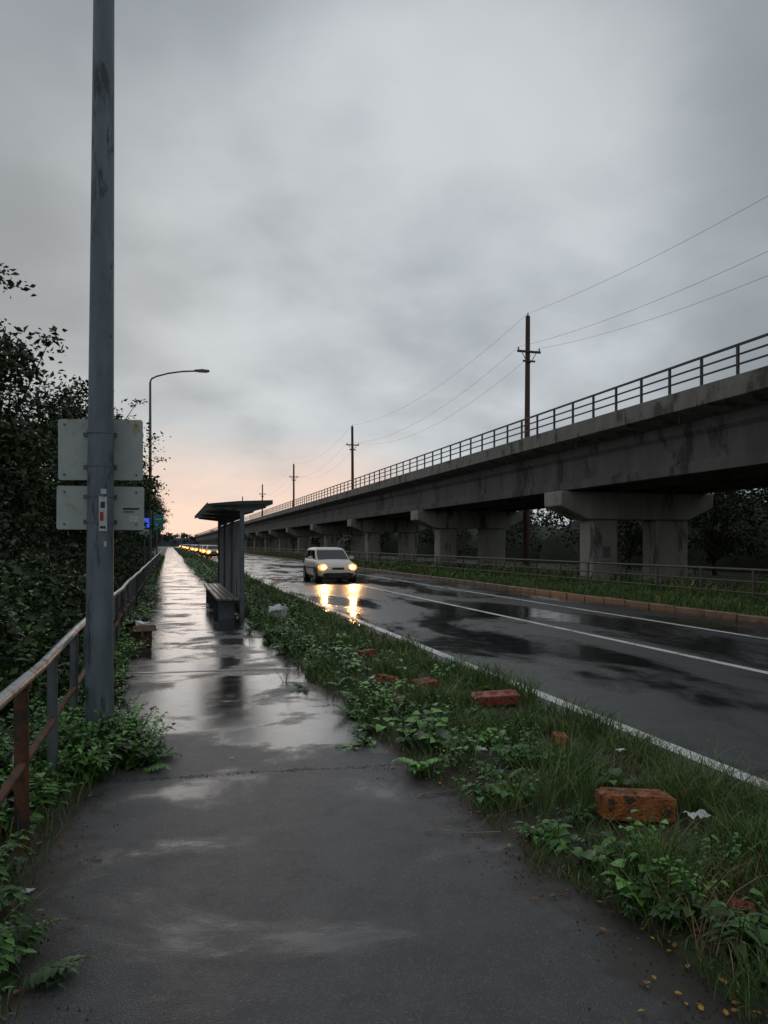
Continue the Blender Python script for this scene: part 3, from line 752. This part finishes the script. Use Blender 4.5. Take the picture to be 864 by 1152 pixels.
# ---------------------------------------------------------------- cars
def car(loc,paint,head,lens=.12,rz=0):
    c=empty('hatchback_car',loc,rz)
    S=[(-1.93,.60,.33,.58),(-1.86,.74,.24,.70),(-1.62,.81,.22,.82),(-1.15,.83,.20,.93),(-.6,.84,.20,.97),(.3,.84,.20,.98),(1.2,.83,.20,.99),(1.7,.81,.24,1.0),(1.88,.74,.30,.96),(1.93,.62,.36,.86)]
    b=MB();vs=[]
    for y,hw,zb,zs in S:
        hgt=zs-zb
        half=[(hw*.9,zb),(hw*.99,zb+hgt*.12),(hw,zb+hgt*.45),(hw*.985,zb+hgt*.75),(hw*.93,zs-.03),(hw*.8,zs+.005),(hw*.4,zs+.03)]
        ring=[(x,y,z) for x,z in half]+[(-x,y,z) for x,z in reversed(half)]
        vs+=ring
    n=14;fs=[]
    for i in range(len(S)-1):
        for j in range(n): fs.append((i*n+j,i*n+(j+1)%n,(i+1)*n+(j+1)%n,(i+1)*n+j))
    fs+=[tuple(range(n)),tuple(range((len(S)-1)*n,len(S)*n))]
    b.add(vs,fs); b.obj('body',[paint],parent=c,subsurf=1)
    b=MB()
    G=[[(-.98,.72,.93),(1.86,.72,.93)],[(-.62,.70,1.12),(1.80,.70,1.12)],[(-.22,.645,1.36),(1.62,.645,1.36)],[(-.05,.58,1.435),(1.5,.58,1.435)],[(.15,.42,1.465),(1.3,.42,1.465)]]
    vs=[]
    for (y0,h0,z0),(y1,h1,z1) in G: vs+=[(-h0,y0,z0),(h0,y0,z0),(h1,y1,z1),(-h1,y1,z1)]
    fs=[]
    for i in range(4):
        for j in range(4): fs.append((i*4+j,i*4+(j+1)%4,i*4+4+(j+1)%4,i*4+4+j))
    fs.append((16,17,18,19)); b.add(vs,fs); b.obj('cabin',[paint],parent=c,bevel=.03)
    def gp(mb,P,off,mat=0):
        a=Vector(P[0]);nn=(Vector(P[1])-a).cross(Vector(P[3])-a).normalized()*off
        mb.add([Vector(q)+nn for q in P],[(0,1,2,3)],mat)
    b=MB()
    gp(b,[(-.65,-.935,.955),(.65,-.935,.955),(.64,-.62,1.12),(-.64,-.62,1.12)],.012)
    gp(b,[(-.64,-.62,1.12),(.64,-.62,1.12),(.575,-.25,1.345),(-.575,-.25,1.345)],.012)
    gp(b,[(.6,1.82,1.08),(-.6,1.82,1.08),(-.56,1.66,1.33),(.56,1.66,1.33)],.02)
    for sg in(-1,1):
        for ya,yb,yc,yd in((-.66,.42,.42,-.26),(.50,1.30,1.24,.50),(1.38,1.68,1.50,1.33)):
            P=[(sg*.715,ya,1.0),(sg*.715,yb,1.0),(sg*.65,yc,1.34),(sg*.65,yd,1.34)]
            if sg<0: P=[P[1],P[0],P[3],P[2]]
            gp(b,P,.012)
    b.obj('windows',[M['glass']],parent=c)
    b=MB()
    b.box((0,-1.925,.36),(1.05,.06,.14)); b.box((0,-1.905,.60),(.5,.05,.09)); b.box((0,-1.80,.235),(1.4,.2,.07)); b.box((0,0,.19),(1.5,3.2,.1))
    for sg in(-1,1): 
        b.box((sg*.845,-.05,.62),(.02,2.0,.05))
        b.cyl((sg*.60,-1.25,.32),(sg*.853,-1.25,.32),.355,n=24); b.cyl((sg*.60,1.22,.32),(sg*.848,1.22,.32),.355,n=24)
        b.box((sg*.55,-1.93,.36),(.16,.05,.1))
    b.obj('trim',[M['blk']],parent=c,bevel=.01)
    b=MB(); 
    for sg in(-1,1): b.box((sg*.90,-.52,1.03),(.17,.09,.12))
    b.box((0,-1.962,.47),(.46,.015,.1)); b.obj('mirrors_and_plate',[paint],parent=c,bevel=.02)
    b=MB();d=MB()
    for sg in(-1,1):
        for y in(-1.25,1.22):
            b.cyl((sg*.66,y,.30),(sg*.862,y,.30),.30,n=24); d.cyl((sg*.80,y,.30),(sg*.872,y,.30),.19,n=20)
    b.obj('tyres',[M['tyre']],parent=c,bevel=.02); d.obj('wheel_hubs',[M['hub']],parent=c)
    b=MB();d=MB();e=MB()
    for sg in(-1,1):
        b.sph((sg*.60,-1.87,.65),lens,0,8,(1.1,.55,.85)); d.sph((sg*.745,-1.76,.66),.08,0,6,(.8,.9,1)); e.sph((sg*.62,-1.83,.65),lens*1.55,0,8,(1.1,.40,.85))
    b.obj('headlights',[head],parent=c); d.obj('indicators',[M['blinker']],parent=c); e.obj('headlight_glow_shells',[M['headglow']],parent=c)
    b=MB()
    for sg in(-1,1): b.box((sg*.74,1.80,.85),(.12,.12,.22))
    b.obj('tail_lights',[M['red_st']],parent=c,bevel=.02)
    return c
mc=car((6.68,31.6,-.012),M['cream'],M['head'],.115)
for sg in(-1,1):
    l=bpy.data.lights.new('headlight_beam','SPOT'); l.energy=260; l.color=(1,.48,.16); l.spot_size=R(85); l.spot_blend=.8; l.shadow_soft_size=.08
    o=bpy.data.objects.new('headlight_beam',l); scene.collection.objects.link(o); o.parent=mc; o.location=(sg*.6,-2.05,.65); o.rotation_euler=(R(78),0,R(180))
for loc,pm in(((5.2,93,-.01),M['carw']),((5.1,104,-.01),M['cream']),((5.3,116,-.01),M['carw']),((5.0,130,-.01),M['carw']),((4.9,146,-.01),M['cream']),((5.3,166,-.01),M['carw']),((5.0,190,-.01),M['carw']),((5.0,220,-.01),M['carw']),((5.2,260,-.01),M['cream']),((5.0,320,-.01),M['carw'])):
    car(loc,pm,M['headfar'],.20)

# ---------------------------------------------------------------- litter and blocks
def lump(name,c,size,mat,rz=0,amp=.015,cuts=7,rx=0,ry=0,seed=0,rnd=.06,fq=14):
    import bmesh
    bm=bmesh.new(); bmesh.ops.create_cube(bm,size=1); bmesh.ops.subdivide_edges(bm,edges=bm.edges,cuts=cuts,use_grid_fill=True)
    for v in bm.verts:
        p=v.co.copy(); r=1-rnd*(abs(p.x*2)**8*abs(p.y*2)**8+abs(p.x*2)**8*abs(p.z*2)**8+abs(p.y*2)**8*abs(p.z*2)**8)
        v.co=Vector((p.x*size[0]*r,p.y*size[1]*r,p.z*size[2]*r)); 
        q=v.co.copy(); v.co=q+Vector((mn.noise(q*fq+Vector((seed,0,0))),mn.noise(q*fq+Vector((0,seed+5,0))),mn.noise(q*fq+Vector((0,0,seed+9)))))*amp
    me=bpy.data.meshes.new(name); bm.to_mesh(me); bm.free(); me.materials.append(mat)
    me.polygons.foreach_set('use_smooth',[True]*len(me.polygons)); me.set_sharp_from_angle(angle=R(30))
    o=bpy.data.objects.new(name,me); scene.collection.objects.link(o); o.location=c; o.rotation_euler=(rx,ry,rz); return o
def brick(name,c,size,mat,rz=0,rx=0,ry=0,seed=0,chip=.3):
    # crisp brick: box with bevelled arrises, chipped corners and three core holes on the face
    import bmesh
    bm=bmesh.new(); bmesh.ops.create_cube(bm,size=1); bmesh.ops.subdivide_edges(bm,edges=bm.edges,cuts=12,use_grid_fill=True)
    for v in bm.verts:
        p=v.co
        n=sum(1 for a in p if abs(abs(a)-.5)<1e-4)
        w=Vector((p.x*size[0],p.y*size[1],p.z*size[2])); nn=mn.noise(w*18+Vector((seed*3.1,0,0)))
        if n>=2:
            k=.010+.022*max(0,nn+.1)*2*chip
            w=Vector(tuple(a-(math.copysign(k,a) if abs(abs(b_)-.5)<1e-4 else 0) for a,b_ in zip(w,p)))
        else: w=w+w.normalized()*.003*mn.noise(w*45)
        if p.z>.49 and abs(p.y)<.2:
            for hx in(-.28,0,.28):
                if abs(p.x-hx)<.07: w.z-=.018
        v.co=w
    me=bpy.data.meshes.new(name); bm.to_mesh(me); bm.free(); me.materials.append(mat)
    me.polygons.foreach_set('use_smooth',[True]*len(me.polygons)); me.set_sharp_from_angle(angle=R(28))
    o=bpy.data.objects.new(name,me); scene.collection.objects.link(o); o.location=c; o.rotation_euler=(rx,ry,rz); return o
brick('brick_block',(2.53,3.62,.125),(.40,.20,.14),M['brick'],R(-16),R(-3),R(2),2)
brick('red_brick',(3.05,6.62,.10),(.46,.24,.09),M['brickred'],R(-12),R(4),R(-3),4)
brick('red_brick',(2.12,6.9,.08),(.22,.13,.07),M['brickred'],R(40),.1,0,6,1)
brick('brick_block',(2.62,7.45,.10),(.30,.16,.10),M['brickred'],R(25),.15,0,8)
brick('red_brick',(2.35,7.9,.09),(.24,.12,.08),M['brick'],R(-30),0,.15,9)
brick('red_brick',(2.3,2.55,.06),(.16,.10,.06),M['brickred'],R(50),.1,.1,10,1)
brick('red_brick',(2.62,9.9,.09),(.26,.13,.08),M['brickred'],R(10),0,-.1,11)
brick('red_brick',(2.95,5.2,.07),(.2,.11,.07),M['brick'],R(65),.1,.05,12,1)
bx=empty('discarded_box',(-.45,12.15,0),R(12))
b=MB()
for x,y,w,d in((0,-.15,.34,.02),(0,.15,.34,.02),(-.16,0,.02,.276),(.16,0,.02,.276)): b.box((x,y,.15),(w,d,.28))
b.box((0,0,.012),(.296,.276,.02)); b.obj('box_walls',[M['card']],parent=bx,bevel=.006)
b=MB(); b.box((.05,-.21,.30),(.34,.14,.008),0,rx=.6); b.box((-.1,.20,.32),(.3,.14,.008),0,rx=-.5); b.box((.22,0,.28),(.13,.28,.008),0,ry=.5); b.obj('box_flaps',[M['card']],parent=bx)
lump('plastic_bag',(-.40,12.15,.34),(.2,.16,.12),M['plastic'],.4,.07,seed=12,fq=9)
lump('plastic_bag',(2.02,14.3,.28),(.28,.24,.2),M['plastic'],.2,.10,seed=15,fq=9)
def scrap(x,y,z,s,seed):
    b=MB(); n=7; vs=[]
    for i in range(n):
        for j in range(n):
            u=(i/(n-1)-.5);v=(j/(n-1)-.5); r=1+.5*mn.noise(Vector((u*3,v*3,seed)))
            vs.append((x+u*s*r,y+v*s*.7*r,z+.03*mn.noise(Vector((u*4,v*4,seed+3.)))*s/.1+.012))
    b.add(vs,[(i*n+j,i*n+j+1,(i+1)*n+j+1,(i+1)*n+j) for i in range(n-1) for j in range(n-1)]); return b.obj('plastic_scrap',[M['plastic']])
scrap(2.82,3.45,vz(2.82,3.45)+.05,.12,1.); scrap(-.62,3.7,lz(-.62,3.7)+.03,.05,2.); scrap(2.2,5.0,vz(2.2,5)+.05,.07,3.); scrap(2.6,8.2,vz(2.6,8.2)+.1,.11,5.); scrap(.45,5.6,.0,.025,7.); scrap(3.1,4.6,vz(3.1,4.6)+.09,.06,9.)
b=MB(); pts=[Vector((-.86+.05*math.cos(t),4.9+.02*t,.28+.07*math.sin(t))) for t in np.linspace(1.2,5,10)]; b.tube(pts,.008,6); b.obj('plastic_strap',[M['plastic']])
F_=Leaves()
for _ in range(230):
    y=2.0+9*random.random()**1.6; side=random.random()
    if side<.75: x=eL(y)+random.gauss(.0,.12); z=max(.018,vz(x,y)+.01)
    elif side<.92: x=random.uniform(2,3.4); z=vz(x,y)+.04
    else: x=eW(y)+random.uniform(-.05,.15); z=.018
    a=random.uniform(0,6.28); l=random.uniform(.012,.038)
    F_.leaf((x,y,z),(math.cos(a),math.sin(a),.05),l,l*.6,-.1,0)
F_.build('fallen_leaves',[M['dry']])
b=MB()
def twig(x,y,a,l,r,z=.016,seed=0):
    pts=[Vector((x+math.cos(a)*l*t+.04*mn.noise(Vector((t*3,seed,0.))),y+math.sin(a)*l*t+.04*mn.noise(Vector((t*3,0.,seed))),z+.01*abs(math.sin(t*5+seed)))) for t in np.linspace(0,1,7)]
    b.tube(pts,r,5)
twig(1.35,3.85,-.35,.42,.003); twig(1.5,4.4,.1,.25,.004,seed=3.);twig(1.9,3.3,-1,.25,.003,.05,seed=5.)
for _ in range(40):
    y=random.uniform(2,9);x=eL(y)+random.uniform(-.1,.8); twig(x,y,random.uniform(0,6.28),random.uniform(.06,.26),.002,max(.016,vz(x,y)+.03),random.uniform(0,50))
b.obj('twigs',[M['straw']])
P=[]
for cx,cy in((2.0,2.35),(2.25,2.25),(2.45,2.75),(2.1,2.6),(2.8,3.1),(2.9,4.3),(3.1,3.8)):
    for _ in range(50): P.append((cx+random.gauss(0,.06),cy+random.gauss(0,.06),vz(cx,cy)))
P=np.array(P); V,F=blades(P,rng.uniform(.08,.22,len(P)),rng.uniform(.003,.006,len(P)),1.2); trimesh('dry_grass',V,F,[M['straw']])
P=[]
for _ in range(1100):
    y=1.8+9*random.random()**1.4; x=(eL(y)-abs(random.gauss(0,.14))) if random.random()<.65 else (eW(y)+abs(random.gauss(0,.12)))
    P.append((x,y,.010))
for _ in range(350):
    x=random.uniform(-.4,1.6); P.append((x,5.25+.05*nz(x,5.25,1.5,4)-.10*x+random.gauss(0,.03),.005))
b=MB()
for q in P:
    r=random.uniform(.002,.006); b.sph(q,r,0,2,(1,1,.7))
b.obj('gravel',[M['soil']],smooth=False)

# ---------------------------------------------------------------- world
w=bpy.data.worlds.new('World'); scene.world=w; w.use_nodes=True; nt=w.node_tree; nt.nodes.clear()
out=nt.nodes.new('ShaderNodeOutputWorld'); add=nt.nodes.new('ShaderNodeAddShader')
sky=nt.nodes.new('ShaderNodeTexSky'); sky.sky_type='NISHITA'; sky.sun_disc=False; sky.sun_elevation=R(18); sky.sun_rotation=R(-8)
bgA=nt.nodes.new('ShaderNodeBackground'); bgA.inputs[1].default_value=.003; nt.links.new(sky.outputs[0],bgA.inputs[0])
bgB=nt.nodes.new('ShaderNodeBackground'); bgB.inputs[1].default_value=1
tc=nt.nodes.new('ShaderNodeTexCoord'); vec=tc.outputs['Generated']
sp=nt.nodes.new('ShaderNodeSeparateXYZ'); nt.links.new(vec,sp.inputs[0]); z=sp.outputs[2]
def mth(op,a,b_=None,c_=None): return mathn(nt,op,a,b_,c_)
def vm(op,a,b_):
    n=nt.nodes.new('ShaderNodeVectorMath'); n.operation=op
    nt.links.new(a,n.inputs[0])
    if hasattr(b_,'links'): nt.links.new(b_,n.inputs[1])
    else: n.inputs[1].default_value=b_
    return n
zc=mth('ADD',mth('MAXIMUM',z,0),.34)
cb=nt.nodes.new('ShaderNodeCombineXYZ')
for i in range(3): nt.links.new(zc,cb.inputs[i])
pv=vm('DIVIDE',vec,cb.outputs[0]).outputs[0]
mp=nt.nodes.new('ShaderNodeMapping'); mp.inputs['Location'].default_value=(3.1,1.7,0); mp.inputs['Scale'].default_value=(1,1,.7); nt.links.new(pv,mp.inputs[0])
n1=noise_(nt,mp.outputs[0],1.7,2,.45,0); n2=noise_(nt,mp.outputs[0],3.6,4,.5,.15)
cl=mth('ADD',mth('MULTIPLY',n1,.72),mth('MULTIPLY',n2,.28))
col=ramp(nt,cl,[(.34,(.235,.26,.283)),(.46,(.30,.33,.355)),(.55,(.385,.415,.44)),(.66,(.50,.53,.55))])
def blob(az,el,lo,hi):
    d=(math.sin(R(az))*math.cos(R(el)),math.cos(R(az))*math.cos(R(el)),math.sin(R(el)))
    n=vm('DOT_PRODUCT',vec,d).outputs['Value']
    r=nt.nodes.new('ShaderNodeMapRange'); r.interpolation_type='SMOOTHERSTEP'; nt.links.new(n,r.inputs[0]); r.inputs[1].default_value=lo; r.inputs[2].default_value=hi
    return r.outputs[0]
col=mixc(nt,mth('MULTIPLY',mth('MULTIPLY',blob(18,17,.88,1.0),n2),1.25),col,(.62,.66,.69))
zr=nt.nodes.new('ShaderNodeMapRange'); zr.interpolation_type='SMOOTHSTEP'; nt.links.new(z,zr.inputs[0]); zr.inputs[1].default_value=.17; zr.inputs[2].default_value=.04
glow=mth('MULTIPLY',mth('MULTIPLY',blob(5,3,.955,.997),zr.outputs[0]),mth('ADD',mth('MULTIPLY',n2,1.3),.3))
glow=mth('MINIMUM',glow,1)
col=mixc(nt,glow,col,(.92,.67,.55))
nt.links.new(col,bgB.inputs[0])
nt.links.new(bgA.outputs[0],add.inputs[0]); nt.links.new(bgB.outputs[0],add.inputs[1]); nt.links.new(add.outputs[0],out.inputs[0])

sun=bpy.data.lights.new('sun','SUN'); sun.energy=.25; sun.angle=R(40); sun.color=(1,.92,.86)
o=bpy.data.objects.new('sun',sun); scene.collection.objects.link(o)
az=R(-8);el=R(18); d=Vector((math.sin(az)*math.cos(el),math.cos(az)*math.cos(el),math.sin(el)))
o.rotation_euler=d.to_track_quat('Z','Y').to_euler(); o.location=(-5,60,30)

cam=bpy.data.cameras.new('camera'); co=bpy.data.objects.new('camera',cam); scene.collection.objects.link(co)
co.location=(0,0,1.6); co.rotation_euler=(R(90),0,R(-16.22))
cam.sensor_fit='VERTICAL'; cam.sensor_height=36; cam.lens=26; cam.shift_y=.03125; cam.clip_start=.05; cam.clip_end=6000
scene.camera=co
